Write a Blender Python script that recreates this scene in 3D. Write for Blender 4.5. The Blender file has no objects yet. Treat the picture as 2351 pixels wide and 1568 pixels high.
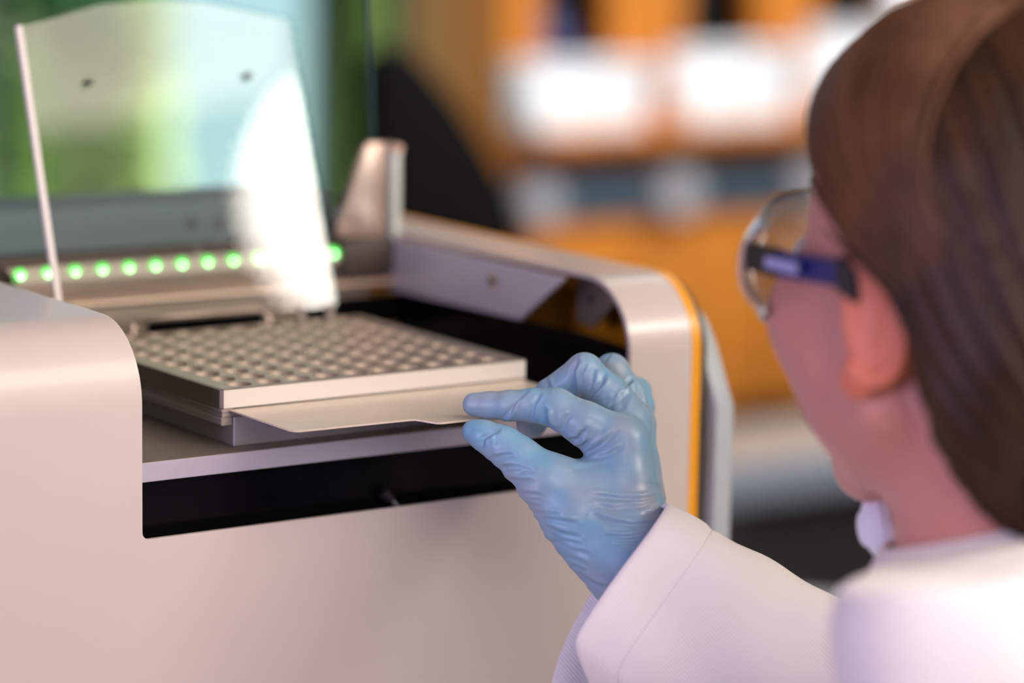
import bpy, bmesh, math, random
import numpy as np
from mathutils import Vector, Matrix
random.seed(7); rng = np.random.default_rng(7)
S = 0.00111            # one scene unit (u) in metres; all layout numbers below are in u
PI = math.pi
sc = bpy.context.scene
COL = sc.collection
R = math.radians

# ------------------------------------------------------------------ camera
FPX = 6900.0; CX, CY = 1175.5, 784.0
yaw, pitch, roll = R(34.49), R(9.49), R(1.02)
FW = np.array([math.sin(yaw)*math.cos(pitch), math.cos(yaw)*math.cos(pitch), -math.sin(pitch)])
_r = np.array([math.cos(yaw), -math.sin(yaw), 0.0]); _u = np.cross(_r, FW)
RT = _r*math.cos(roll) + _u*math.sin(roll); UP = -_r*math.sin(roll) + _u*math.cos(roll)
CAM = np.array([-632.5, -1221.7, 325.1])
def at(px, py, d):                       # real position of a photo point at distance d (u)
    return CAM + (FW + RT*(px-CX)/FPX - UP*(py-CY)/FPX)*d
def ony(px, py, y):                      # where the sight line meets the plane y = const
    v = FW + RT*(px-CX)/FPX - UP*(py-CY)/FPX
    return CAM + v*((y-CAM[1])/v[1])
cam = bpy.data.cameras.new('camera'); co = bpy.data.objects.new('camera', cam); COL.objects.link(co)
cam.sensor_width = 36; cam.lens = FPX/2351*36
cam.clip_start = 0.02; cam.clip_end = 100
co.matrix_world = Matrix(((RT[0], UP[0], -FW[0], CAM[0]*S), (RT[1], UP[1], -FW[1], CAM[1]*S), (RT[2], UP[2], -FW[2], CAM[2]*S), (0, 0, 0, 1)))
cam.dof.use_dof = True; cam.dof.focus_distance = 1405*S; cam.dof.aperture_fstop = (cam.lens*.001)/(38*S)
sc.camera = co
sc.view_settings.view_transform = 'Standard'; sc.view_settings.look = 'None'; sc.view_settings.gamma = 1
sc.view_settings.use_curve_mapping = False
sc.view_settings.exposure = 0.0
sc.cycles.use_denoising = True
sc.cycles.max_bounces = 8; sc.cycles.transparent_max_bounces = 12; sc.cycles.caustics_reflective = False; sc.cycles.caustics_refractive = False

# ------------------------------------------------------------------ world and lights
w = bpy.data.worlds.new('sky'); sc.world = w; w.use_nodes = True
bg = w.node_tree.nodes['Background']; bg.inputs[0].default_value = (.52, .74, .92, 1); bg.inputs[1].default_value = 1.0
def lamp(name, kind, loc, power, col, size=1.0, sy=None, target=None, shape=None):
    l = bpy.data.lights.new(name, kind); o = bpy.data.objects.new(name, l); COL.objects.link(o)
    l.energy = power; l.color = col
    if kind == 'AREA':
        l.size = size*S
        if sy: l.shape = 'RECTANGLE'; l.size_y = sy*S
        if shape: l.shape = shape
    o.location = [c*S for c in loc]
    if target is not None:
        d = Vector([target[i]-loc[i] for i in range(3)]); o.rotation_euler = d.to_track_quat('-Z', 'Y').to_euler()
    return o
sun = lamp('sun', 'SUN', (5000, 0, 6000), 25, (1, .96, .85), target=(2300, 1900, 2100)); sun.data.angle = .02
lamp('ceiling_softbox', 'AREA', (500, -1100, 1420), 46, (1, .86, .74), 1300, 1300, target=(200, 0, 0))
lamp('violet_softbox', 'AREA', (-1400, -350, 300), 16, (.66, .56, 1), 800, 800, target=(150, -100, 60))
lamp('front_softbox', 'AREA', (-250, -2300, 900), 40, (1, .86, .82), 1300, 900, target=(200, 0, 0))
lamp('cabinet_light', 'AREA', (1900, 900, 1350), 64, (.96, .98, 1), 1100, 500, target=(2200, 2300, -250))

# ------------------------------------------------------------------ materials
def mat(name, col, rough=.5, metal=0, bump=0, bscale=50, var=0, vscale=8, coat=0, spec=.5, trans=0, alpha=1, emis=None, estr=0, sss=0, stretch=None, ior=1.5, sheen=0):
    m = bpy.data.materials.new(name); m.use_nodes = True; nt = m.node_tree; N = nt.nodes; L = nt.links
    p = N['Principled BSDF']
    p.inputs['Base Color'].default_value = (*col, 1); p.inputs['Roughness'].default_value = rough; p.inputs['Metallic'].default_value = metal
    p.inputs['Coat Weight'].default_value = coat; p.inputs['Coat Roughness'].default_value = .12
    p.inputs['Specular IOR Level'].default_value = spec; p.inputs['Transmission Weight'].default_value = trans; p.inputs['IOR'].default_value = ior
    p.inputs['Alpha'].default_value = alpha
    if sss:
        p.inputs['Subsurface Weight'].default_value = sss; p.inputs['Subsurface Radius'].default_value = (.012, .004, .002); p.inputs['Subsurface Scale'].default_value = 1
    if sheen: p.inputs['Sheen Weight'].default_value = sheen
    if emis: p.inputs['Emission Color'].default_value = (*emis, 1); p.inputs['Emission Strength'].default_value = estr
    tc = N.new('ShaderNodeTexCoord'); mp = N.new('ShaderNodeMapping'); L.new(tc.outputs['Object'], mp.inputs[0])
    if stretch: mp.inputs['Scale'].default_value = stretch
    if bump:
        n = N.new('ShaderNodeTexNoise'); n.inputs['Scale'].default_value = bscale; n.inputs['Detail'].default_value = 3; L.new(mp.outputs[0], n.inputs[0])
        b = N.new('ShaderNodeBump'); b.inputs['Strength'].default_value = bump; b.inputs['Distance'].default_value = .001; L.new(n.outputs[0], b.inputs['Height']); L.new(b.outputs[0], p.inputs['Normal'])
    if var:
        n = N.new('ShaderNodeTexNoise'); n.inputs['Scale'].default_value = vscale; n.inputs['Detail'].default_value = 5; L.new(mp.outputs[0], n.inputs[0])
        r = N.new('ShaderNodeValToRGB'); r.color_ramp.elements[0].position = .3; r.color_ramp.elements[1].position = .7
        r.color_ramp.elements[0].color = (*[c*(1-var) for c in col], 1); r.color_ramp.elements[1].color = (*[min(1, c*(1+var)) for c in col], 1)
        L.new(n.outputs[0], r.inputs[0]); L.new(r.outputs[0], p.inputs['Base Color'])
    return m
def clear_mat(name, tint, refl=1.0, rough=.02, haze=0.0, hazecol=(.8, .8, .8)):
    """thin clear sheet: tinted transparency plus Fresnel gloss"""
    m = bpy.data.materials.new(name); m.use_nodes = True; nt = m.node_tree; N = nt.nodes; L = nt.links
    for n in list(N): N.remove(n)
    out = N.new('ShaderNodeOutputMaterial'); t = N.new('ShaderNodeBsdfTransparent'); t.inputs[0].default_value = (*tint, 1)
    g = N.new('ShaderNodeBsdfGlossy'); g.inputs['Roughness'].default_value = rough; g.inputs[0].default_value = (1, 1, 1, 1)
    f = N.new('ShaderNodeFresnel'); f.inputs[0].default_value = 1.5
    mu = N.new('ShaderNodeMath'); mu.operation = 'MULTIPLY'; mu.inputs[1].default_value = refl; 
    ge = N.new('ShaderNodeNewGeometry'); iv = N.new('ShaderNodeMath'); iv.operation = 'SUBTRACT'; iv.inputs[0].default_value = 1; L.new(ge.outputs['Backfacing'], iv.inputs[1])
    fm = N.new('ShaderNodeMath'); fm.operation = 'MULTIPLY'; L.new(f.outputs[0], fm.inputs[0]); L.new(iv.outputs[0], fm.inputs[1]); L.new(fm.outputs[0], mu.inputs[0])
    mx = N.new('ShaderNodeMixShader'); L.new(mu.outputs[0], mx.inputs[0]); L.new(t.outputs[0], mx.inputs[1]); L.new(g.outputs[0], mx.inputs[2])
    last = mx
    if haze:
        d = N.new('ShaderNodeBsdfDiffuse'); d.inputs[0].default_value = (*hazecol, 1)
        m2 = N.new('ShaderNodeMixShader'); m2.inputs[0].default_value = haze; L.new(mx.outputs[0], m2.inputs[1]); L.new(d.outputs[0], m2.inputs[2]); last = m2
    L.new(last.outputs[0], out.inputs[0]); return m
M = dict(
 paint=mat('satin_white_paint', (.59, .52, .485), .36, bump=.06, bscale=900, coat=.25),
 orange=mat('orange_anodised', (.86, .36, .012), .35),
 dkgrey=mat('dark_grey_metal', (.075, .068, .06), .5),
 cover=mat('grey_side_cover', (.36, .40, .42), .5, 0),
 black=mat('black_acrylic', (.003, .003, .0035), .14, spec=.12),
 blackm=mat('matt_black', (.008, .008, .008), .6),
 alu=mat('brushed_aluminium', (.50, .42, .35), .36, .9, bump=.10, bscale=60, stretch=(1, 30, 30)),
 alulit=mat('front_lit_aluminium', (.70, .66, .60), .45, .12, bump=.05, bscale=80, stretch=(1, 30, 30)),
 alutray=mat('satin_tray_metal', (.30, .25, .215), .42, .6, bump=.06, bscale=60, stretch=(1, 30, 30)),
 slide=mat('pale_sheet_metal', (.70, .60, .49), .35, .35, bump=.12, bscale=70, var=.06, vscale=60, stretch=(.5, 8, 8)),
 brown=mat('bronze_grey_metal', (.30, .24, .19), .38, .6),
 led=mat('led_lens', (.1, .9, .15), .3, emis=(.42, 1.0, .42), estr=6), ledhalo=mat('led_green_halo', (.1, .8, .12), .4, emis=(.05, .95, .06), estr=.95),
 strip=mat('led_strip_board', (.40, .36, .27), .4),
 rear=mat('rear_body_grey', (.30, .28, .24), .5),
 chrome=mat('chrome', (.85, .82, .78), .15, 1),
 white=mat('white_plastic', (.93, .96, .97), .45),
 wood=mat('orange_wood', (.66, .225, .026), .5, var=.18, vscale=3, stretch=(6, 6, .8)),
 steelblue=mat('steel_blue_rail', (.14, .22, .30), .4, .3),
 greymat=mat('pale_grey_laminate', (.50, .50, .52), .5),
 beige=mat('beige_worktop', (.36, .28, .23), .5),
 bluegrey=mat('blue_grey_edge', (.25, .31, .38), .5),
 darkmat=mat('charcoal_panel', (.035, .033, .03), .6),
 wall=mat('warm_grey_wall', (.42, .36, .31), .8, bump=.1, bscale=30),
 wallback=mat('back_wall_paint', (.30, .32, .32), .8),
 floor=mat('grey_floor', (.32, .30, .29), .5, var=.1, vscale=2),
 ceil=mat('ceiling_paint', (.30, .28, .26), .8),
 frame=mat('dark_teal_window_frame', (.02, .05, .06), .4),
 leaf=mat('leaves', (.56, .62, .26), .6, var=.3, vscale=1.2),
 leaf2=mat('leaves_dark', (.06, .22, .06), .6, var=.5, vscale=1.2),
 bark=mat('bark', (.12, .08, .05), .9), lawn=mat('lawn', (.46, .56, .20), .9, var=.3, vscale=2),
 render=mat('pale_blue_render', (.185, .225, .315), .8, var=.05),
 skin=mat('skin', (.60, .27, .22), .5, var=.06, vscale=30, sss=.25),
 ear=mat('ear_skin', (.66, .20, .12), .5, sss=.4),
 hair=mat('brown_hair', (.038, .017, .008), .42, var=.5, vscale=28, stretch=(1, 1, .25), spec=.22),
 cloth=mat('white_lab_cloth', (.89, .85, .82), .85, bump=.25, bscale=700, sheen=.2),
 thread=mat('thread', (.62, .56, .54), .8),
 lens=clear_mat('safety_lens', (.86, .88, .88), 2.2, .06, .18, (.8, .8, .82)),
 blueplas=mat('blue_plastic', (.008, .013, .13), .3), blackplas=mat('black_plastic', (.012, .01, .012), .4),
 whiteprint=mat('pale_print', (.35, .36, .62), .4),
 glass=clear_mat('smoked_teal_glass', (.80, .885, .91), 1.0, .03), lid=clear_mat('clear_acrylic', (.97, .975, .97), 1.25, .03, .012, (.9, .84, .78)),
 lidedge=mat('lit_acrylic_edge', (.95, .88, .83), .4, trans=.2),
 clearpl=mat('cloudy_clear_plastic', (.52, .44, .41), .2, trans=.35, ior=1.45),
 lampface=mat('lamp_face', (1, 1, 1), .5, emis=(1, .90, .82), estr=26),
 lips=mat('lips', (.5, .16, .14), .45), eye=mat('eye_white', (.8, .8, .8), .2),
)
def glove_material():
    m = mat('blue_nitrile', (.36, .56, .76), .36, spec=.45, sss=.0, bump=.10, bscale=260)
    nt = m.node_tree; N = nt.nodes; L = nt.links; p = N['Principled BSDF']
    tc = N.new('ShaderNodeTexCoord'); n = N.new('ShaderNodeTexNoise'); n.inputs['Scale'].default_value = 34; n.inputs['Detail'].default_value = 2
    L.new(tc.outputs['Object'], n.inputs[0]); r = N.new('ShaderNodeValToRGB')
    r.color_ramp.elements[0].position = .32; r.color_ramp.elements[0].color = (.185, .385, .56, 1)
    r.color_ramp.elements[1].position = .68; r.color_ramp.elements[1].color = (.30, .365, .46, 1)
    L.new(n.outputs[0], r.inputs[0]); L.new(r.outputs[0], p.inputs['Base Color'])
    p.inputs['Subsurface Weight'].default_value = .15; p.inputs['Subsurface Radius'].default_value = (.001, .003, .004); p.inputs['Subsurface Scale'].default_value = 1
    return m
M['glove'] = glove_material()
def twill(m):
    nt = m.node_tree; N = nt.nodes; L = nt.links; p = N['Principled BSDF']
    tc = N.new('ShaderNodeTexCoord'); mp = N.new('ShaderNodeMapping'); mp.inputs['Rotation'].default_value = (.3, R(35), .4); L.new(tc.outputs['Object'], mp.inputs[0])
    wv = N.new('ShaderNodeTexWave'); wv.inputs['Scale'].default_value = 190; wv.inputs['Distortion'].default_value = 1.0; L.new(mp.outputs[0], wv.inputs[0])
    b = N.new('ShaderNodeBump'); b.inputs['Strength'].default_value = .22; b.inputs['Distance'].default_value = .0006
    L.new(wv.outputs['Fac'], b.inputs['Height']); L.new(b.outputs[0], p.inputs['Normal'])
twill(M['cloth'])

# ------------------------------------------------------------------ mesh helpers
def link(name, me, m, parent=None, smooth=False, angle=None):
    o = bpy.data.objects.new(name, me); COL.objects.link(o)
    if m: me.materials.append(m)
    if smooth:
        me.polygons.foreach_set('use_smooth', [True]*len(me.polygons))
        if angle: 
            try: me.set_sharp_from_angle(angle=R(angle))
            except Exception: pass
    if parent is not None: o.parent = parent; o.matrix_parent_inverse = parent.matrix_world.inverted() if False else Matrix()
    if parent is not None and parent.type == 'EMPTY': me.transform(Matrix.Translation(-parent.location))
    elif parent is not None and parent.parent is None: me.transform(Matrix.Translation(-parent.location))
    elif parent is not None: me.transform(Matrix.Translation(-(parent.location + parent.parent.location)))
    return o
def mesh(name, V, Fc, m, parent=None, smooth=False, angle=None):
    me = bpy.data.meshes.new(name); me.from_pydata([(v[0]*S, v[1]*S, v[2]*S) for v in V], [], Fc); me.update()
    return link(name, me, m, parent, smooth, angle)
def bm_obj(name, bm, m, parent=None, smooth=False, angle=None, bevel=0, seg=2):
    bmesh.ops.recalc_face_normals(bm, faces=bm.faces)
    if bevel: bmesh.ops.bevel(bm, geom=[e for e in bm.edges if len(e.link_faces) == 2 and e.calc_face_angle(0) > .5], offset=bevel, segments=seg, affect='EDGES', profile=.5)
    bmesh.ops.scale(bm, vec=(S, S, S), verts=bm.verts)
    me = bpy.data.meshes.new(name); bm.to_mesh(me); bm.free()
    return link(name, me, m, parent, smooth, angle)
def addbox(bm, x0, x1, y0, y1, z0, z1):
    v = [bm.verts.new(p) for p in ((x0, y0, z0), (x1, y0, z0), (x1, y1, z0), (x0, y1, z0), (x0, y0, z1), (x1, y0, z1), (x1, y1, z1), (x0, y1, z1))]
    for f in ((0, 3, 2, 1), (4, 5, 6, 7), (0, 1, 5, 4), (1, 2, 6, 5), (2, 3, 7, 6), (3, 0, 4, 7)): bm.faces.new([v[i] for i in f])
def box(name, x0, x1, y0, y1, z0, z1, m, parent=None, bevel=0, seg=2):
    bm = bmesh.new(); addbox(bm, x0, x1, y0, y1, z0, z1)
    return bm_obj(name, bm, m, parent, smooth=bevel > 0, angle=35, bevel=bevel, seg=seg)
def prism(name, pts, axis, a0, a1, m, parent=None, bevel=0, seg=2, smooth=False):
    """pts: 2D outline in the other two axes (cyclic order), extruded along axis"""
    bm = bmesh.new()
    def mk(p, a): return (a, p[0], p[1]) if axis == 0 else ((p[0], a, p[1]) if axis == 1 else (p[0], p[1], a))
    A = [bm.verts.new(mk(p, a0)) for p in pts]; B = [bm.verts.new(mk(p, a1)) for p in pts]; n = len(pts)
    bm.faces.new(A); bm.faces.new(B[::-1])
    for i in range(n): bm.faces.new((A[i], B[i], B[(i+1) % n], A[(i+1) % n]))
    return bm_obj(name, bm, m, parent, smooth=smooth or bevel > 0, angle=30, bevel=bevel, seg=seg)
def tube_geo(path, rad, n=10, flat=1.0):
    P_ = [Vector(p) for p in path]; V = []; Fc = []
    ref = Vector((0, 0, 1)); 
    for i, p in enumerate(P_):
        t = (P_[min(i+1, len(P_)-1)] - P_[max(i-1, 0)]).normalized()
        if abs(t.dot(ref)) > .95: ref = Vector((1, 0, 0)) if abs(t.x) < .9 else Vector((0, 1, 0))
        a = (ref - t*ref.dot(t)).normalized(); b = t.cross(a); ref = a
        r = rad[i] if hasattr(rad, '__len__') else rad
        for k in range(n):
            q = p + (a*math.cos(2*PI*k/n)*r + b*math.sin(2*PI*k/n)*r*flat); V.append(tuple(q))
    for i in range(len(P_)-1):
        for k in range(n): Fc.append((i*n+k, i*n+(k+1) % n, (i+1)*n+(k+1) % n, (i+1)*n+k))
    Fc.append(tuple(range(n))[::-1]); Fc.append(tuple((len(P_)-1)*n+k for k in range(n)))
    return V, Fc
def tube(name, path, rad, m, parent=None, n=12):
    V, Fc = tube_geo(path, rad, n); return mesh(name, V, Fc, m, parent, True, 50)
def tag(o, label=None, cat=None, group=None, kind=None):
    if label: o['label'] = label
    if cat: o['category'] = cat
    if group: o['group'] = group
    if kind: o['kind'] = kind
    return o
def thing(name, label, cat, loc=(0, 0, 0), group=None):
    o = bpy.data.objects.new(name, None); COL.objects.link(o); o.location = [c*S for c in loc]; o.empty_display_size = .02
    return tag(o, label, cat, group)

# ------------------------------------------------------------------ room (setting)
FZ, CZ = -1000, 1500
X0, X1, Y0, Y1 = -2000, 5200, -2600, 3400
tag(box('floor', X0-60, X1+60, Y0-60, Y1+60, FZ-40, FZ, M['floor']), kind='structure')
tag(box('ceiling', X0-60, X1+60, Y0-60, Y1+60, CZ, CZ+40, M['ceil']), kind='structure')
tag(box('wall_left', X0-60, X0, Y0, Y1, FZ, CZ, M['wall']), kind='structure')
tag(box('wall_right', X1, X1+60, Y0, Y1, FZ, CZ, M['wall']), kind='structure')
tag(box('wall_front', X0, X1, Y0-60, Y0, FZ, CZ, M['wall']), kind='structure')
WX0, WX1, WZ0, WZ1 = 700, 2292, -420, 1200
bm = bmesh.new()
addbox(bm, X0, WX0, Y1, Y1+60, FZ, CZ); addbox(bm, WX1, X1, Y1, Y1+60, FZ, CZ); addbox(bm, WX0, WX1, Y1, Y1+60, FZ, WZ0); addbox(bm, WX0, WX1, Y1, Y1+60, WZ1, CZ)
tag(bm_obj('wall_back', bm, M['wallback']), kind='structure')
win = tag(bpy.data.objects.new('window_1', None), kind='structure'); COL.objects.link(win)
for a, b in ((WX0, WX0+30), (1470, 1512), (2118, 2184), (WX1-12, WX1)): box('window_post', a, b, Y1-10, Y1+50, WZ0, WZ1, M['frame'], win, 3)
for a, b in ((WZ0, WZ0+30), (WZ1-30, WZ1)): box('window_rail', WX0, WX1, Y1-8, Y1+48, a, b, M['frame'], win, 3)
for a, b in ((WX0+30, 1470), (1512, 2118), (2184, WX1-12)): box('pane', a, b, Y1+15, Y1+19, WZ0+30, WZ1-30, clear_mat('window_glass', (.95, .97, .97), .6), win)

# ------------------------------------------------------------------ outdoors
tag(box('ground', -6000, 12000, Y1+80, 14000, FZ-300, FZ-250, M['lawn']), kind='structure')
def tree(px, y, z, r, n, m, label, sx=1.0, sz=1.0):
    c = ony(px, 300, y); t = thing('garden_tree', label, 'tree', (c[0], y, FZ-250), 'trees in the garden behind the window')
    tube('trunk', [(c[0], y, FZ-255), (c[0]+20, y, z-r*.3), (c[0], y, z)], [r*.07, r*.05, r*.02], M['bark'], t, 8)
    d = rng.normal(size=(n, 3)); d /= np.linalg.norm(d, axis=1)[:, None]; rr = r*rng.uniform(.55, 1.05, n)
    pos = np.array([c[0], y, z]) + d*rr[:, None]*np.array([sx, .3, sz]); s = r*rng.uniform(.07, .13, n)
    a = rng.normal(size=(n, 3)); a /= np.linalg.norm(a, axis=1)[:, None]; b = np.cross(a, rng.normal(size=(n, 3))); b /= np.linalg.norm(b, axis=1)[:, None]
    V = np.stack([pos-a*s[:, None], pos+b*s[:, None]*.6, pos+a*s[:, None], pos-b*s[:, None]*.6], 1).reshape(-1, 3)
    f = mesh('foliage', V.tolist(), [(4*i, 4*i+1, 4*i+2, 4*i+3) for i in range(n)], m, t); f['kind'] = 'stuff'
tree(245, 5200, -350, 560, 5000, M['leaf'], 'yellow-green bushy tree outside, seen at left through the clear lid', .21, 1.5)
tree(60, 5900, -350, 560, 4000, M['leaf'], 'pale green bushy tree outside, behind the left edge strip of the clear lid', .2, 1.5)
tree(190, 4700, -20, 190, 4000, M['leaf2'], 'dark green tree crown outside at the top left of the clear lid', .75, .6)
tree(905, 5600, -80, 520, 4500, M['leaf'], 'pale green tree outside, just right of the smoked glass hood edge', .2, 1.5)
tree(820, 7200, -150, 520, 3500, M['leaf2'], 'dark green tree outside, seen through the right edge of the smoked hood', .2, 1.4)
bt = thing('neighbouring_building', 'pale blue-grey building outside the window, blurred behind the clear lid', 'building', (2700, 8200, FZ-250))
xa, xb = ony(350, 300, 8200)[0], ony(735, 300, 8200)[0]
box('wall', xa, xb+250, 8200, 9400, FZ-250, 900, M['render'], bt); box('roof', xa-40, xb+290, 8160, 9440, 900, 960, M['greymat'], bt)

# ------------------------------------------------------------------ orange cabinet wall
CYF = 2300
cb = thing('storage_cabinet', 'tall orange wooden lab cabinet with open shelf bays, blurred behind the woman', 'cabinet', (1768, CYF, FZ))
cx0, cx1 = 1768, 3350
box('side_panel', cx0, cx0+22, CYF, 2568, FZ, 700, M['wood'], cb, 2)
box('side_panel', cx1-22, cx1, CYF, 2568, FZ, 700, M['wood'], cb, 2)
box('back_panel', cx0, cx1, 2550, 2568, FZ, 700, M['darkmat'], cb)
posts = [(cx0+22, 1828), (1952, 2090), (2226, 2345), (2478, 2600), (2735, 2860), (2995, 3120), (3250, cx1-22)]
for a, b in posts: box('post', a, b, CYF+2, CYF+40, -90, 700, M['wood'], cb, 2)
for i in range(len(posts)-1): box('bay_back', posts[i][1], posts[i+1][0], CYF+150, CYF+165, -90, 700, M['darkmat'], cb)
box('shelf', cx0+22, cx1-22, CYF+5, 2550, -100, -78, M['wood'], cb, 2)
box('bin_ledge', cx0+4, cx1-4, CYF-96, CYF+4, -99, -81.6, M['wood'], cb, 2)
xs = [cx0+22, 2010, 2262, 2515, 2770, 3025, cx1-22]
for i in range(6):
    box('drawer', xs[i]+4, xs[i+1]-4, CYF-6, CYF+30, -136, -92, M['wood'], cb, 3)
    d = box('door', xs[i]+4, xs[i+1]-4, CYF-6, CYF+16, -520, -226, M['wood'], cb, 3)
    box('plinth_panel', xs[i]+4, xs[i+1]-4, CYF+20, CYF+34, FZ, -528, M['darkmat'], cb)
rl = box('rail', cx0+10, cx1, CYF-20, CYF+20, -214, -140, M['steelblue'], cb, 4)
for px, py in ((1230, 462), (1545, 436), (1850, 410), (2150, 385)):
    c = ony(px, py, CYF-24); V, Fc = tube_geo([(c[0], CYF-46, c[2]), (c[0], CYF-20, c[2])], 30 if px < 1400 else 36, 16)
    mesh('rail_knob', V, Fc, M['greymat'], cb, True, 40)
BX = [(1798, 2014, -80, 16, 'leftmost of the white plastic bins on the orange cabinet'), (2072, 2282, -72, 28, 'second white plastic bin from the left on the orange cabinet'),
      (2335, 2560, -55, 52, 'third white plastic bin from the left on the orange cabinet, beside the hair'), (2600, 2810, -60, 45, 'fourth white bin, hidden behind the head of the woman')]
for x0, x1, z0, z1, lab in BX:
    x0, x1, z0 = x0-42, x1-50, -81.2
    t = thing('storage_bin', lab, 'bin', (x0, CYF-60, z0), 'white bins on the orange cabinet')
    bm = bmesh.new(); y0, y1 = CYF-90, CYF-9
    A = [bm.verts.new(p) for p in ((x0+10, y0+12, z0), (x1-10, y0+12, z0), (x1-10, y1, z0), (x0+10, y1, z0), (x0, y0, z1), (x1, y0, z1), (x1, y1, z1), (x0, y1, z1))]
    for f in ((0, 3, 2, 1), (0, 1, 5, 4), (1, 2, 6, 5), (2, 3, 7, 6), (3, 0, 4, 7)): bm.faces.new([A[i] for i in f])
    o = bm_obj('tub', bm, M['white'], t, True, 40); md = o.modifiers.new('t', 'SOLIDIFY'); md.thickness = 5*S
    box('rim', x0-4, x1+4, y0-6, y0+2, z1-10, z1+2, M['white'], t, 2)
# blue bottle in first bay, dark kit in the second
def lathe(name, prof, c, m, parent, n=20):
    V = []; Fc = []
    for (r, z) in prof:
        for k in range(n): V.append((c[0]+r*math.cos(2*PI*k/n), c[1]+r*math.sin(2*PI*k/n), c[2]+z))
    for i in range(len(prof)-1):
        for k in range(n): Fc.append((i*n+k, i*n+(k+1) % n, (i+1)*n+(k+1) % n, (i+1)*n+k))
    Fc.append(tuple(range(n))[::-1]); Fc.append(tuple((len(prof)-1)*n+k for k in range(n)))
    return mesh(name, V, Fc, m, parent, True, 50)
bo = thing('reagent_bottle', 'dark blue bottle in the leftmost dark bay of the orange cabinet', 'bottle', (1893, CYF+80, -78))
lathe('bottle_body', [(38, 0), (42, 10), (42, 110), (30, 140), (15, 155), (15, 170)], (1893, CYF+80, -78), mat('navy_plastic', (.035, .04, .14), .4), bo)
lathe('cap', [(19, 168), (19, 195)], (1893, CYF+80, -78), M['blackplas'], bo)

# white wall chart / lamp glow at the top right of the cabinet
t = thing('light_fixture', 'white rectangular lamp above the head at the top right of the cabinet', 'lamp', (2450, CYF-120, 120))
c0, c1 = ony(2085, 12, CYF-60), ony(2390, -20, CYF-60)
box('diffuser', c0[0], c1[0], CYF-75, CYF-31, c0[2]-2, c0[2]+55, mat('lit_diffuser', (1, 1, 1), .5, emis=(.9, .95, 1), estr=1.6), t, 4)
box('lamp_frame', c0[0]-8, c1[0]+8, CYF-30, CYF-5, c0[2]-8, c0[2]+62, M['greymat'], t, 2)

# black sloped instrument left of the cabinet
t = thing('covered_instrument', 'tall black wedge-sided instrument standing left of the orange cabinet', 'instrument', (1100, 1500, FZ))
yy = 1500
pp = [ony(a, b, yy) for a, b in ((868, 640), (868, 150), (905, 105), (960, 120), (1050, 225), (1130, 350), (1180, 440), (1200, 520), (1210, 640))]
prism('cover', [(p[0], p[2]) for p in pp], 1, yy, yy+45, mat('black_cover', (.005, .005, .0045), .8, spec=.1), t, 8, 3, True)
box('stand', pp[0][0]+10, pp[-1][0]-10, yy+2, yy+43, FZ, pp[0][2]+2, M['darkmat'], t, 4)
# pale support left of it is hidden

# low bench beyond the machine, lower right of the picture
yb_ = 1250
e0, e1 = ony(1750, 1062, yb_), ony(1750, 1150, yb_)
bt = thing('side_bench', 'low bench with beige top and blue-grey edge, blurred below the orange cabinet', 'bench', (1800, yb_, FZ))
box('worktop', 1310, 3300, yb_, 1440, e0[2]-14, e0[2], M['beige'], bt, 3)
box('front_edge', 1310, 3300, yb_-12, yb_, e1[2], e0[2]+1, M['bluegrey'], bt, 2)
for xx in (1340, 2200, 3230):
    for y_ in (yb_+10, 1385): box('leg', xx, xx+45, y_, y_+45, FZ, e0[2]-14, M['darkmat'], bt, 3)
box('modesty_panel', 1340, 3270, yb_+120, yb_+135, FZ+10, e1[2], M['darkmat'], bt, 2)
t = thing('lab_stool', 'pale grey stool seat below the side bench, right of the machine', 'stool', (800, 450, FZ))
c = ony(1830, 1480, 620)
lathe('seat', [(120, -34), (165, -30), (172, -12), (168, 0), (150, 4), (20, 5)], tuple(c), M['greymat'], t, 32)
lathe('stem', [(16, FZ+60-c[2]), (16, -34)], tuple(c), M['chrome'], t, 16)
for k in range(5):
    a = 2*PI*k/5; tube('foot', [(c[0], c[1], FZ+62), (c[0]+150*math.cos(a), c[1]+150*math.sin(a), FZ+14)], [14, 9], M['darkmat'], t, 8)

# ------------------------------------------------------------------ bench under the machine
t = thing('lab_bench', 'pale laboratory bench carrying the white instrument', 'bench', (0, 0, FZ))
box('bench_top', -650, 700, -60, 620, -262, -232, M['greymat'], t, 3)
for xx in (-630, 640):
    for y_ in (-40, 560): box('leg', xx, xx+40, y_, y_+40, FZ, -262, M['darkmat'], t, 3)

# ------------------------------------------------------------------ the instrument
mc = thing('lab_instrument', 'large white laboratory instrument with open front, orange side stripe and green lights', 'instrument', (0, 0, -230))
ZT = 101.3; RA, RB = 39.0, 37.5
ZB = ZT-RB
prof = [(0, ZB)] + [(RA*(1-math.cos(k*PI/2/18)), ZB+RB*math.sin(k*PI/2/18)) for k in range(1, 19)]
def shell(name, x0, x1, yback, m):
    """front, rounded shoulder and top in bent sheet"""
    V = []; Fc = []
    pr = [(0, -222)] + [(0, ZB-20)] + prof + [(60, ZT), (yback, ZT)]
    for y, z in pr: V += [(x0, y, z), (x1, y, z)]
    for i in range(len(pr)-1): Fc.append((2*i, 2*i+1, 2*i+3, 2*i+2))
    return V, Fc
V = []; Fc = []
def addg(v, f):
    k = len(V); V.extend(v); Fc.extend([tuple(i+k for i in q) for q in f])
arc = [(0, 64-0)]
cr = 3.5
corner_l = [(cr-cr*math.sin(a), cr-cr*math.cos(a)) for a in [k*PI/2/6 for k in range(7)]]      # from (cr,0) to (0,cr)
front = [(-430, -222), (321, -222), (321, ZB-1.5), (281, ZB-1.5)] + [(281-x, z) for x, z in corner_l[::-1]] + corner_l + [(0, ZB-1.5), (-430, ZB-1.5)]
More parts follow.
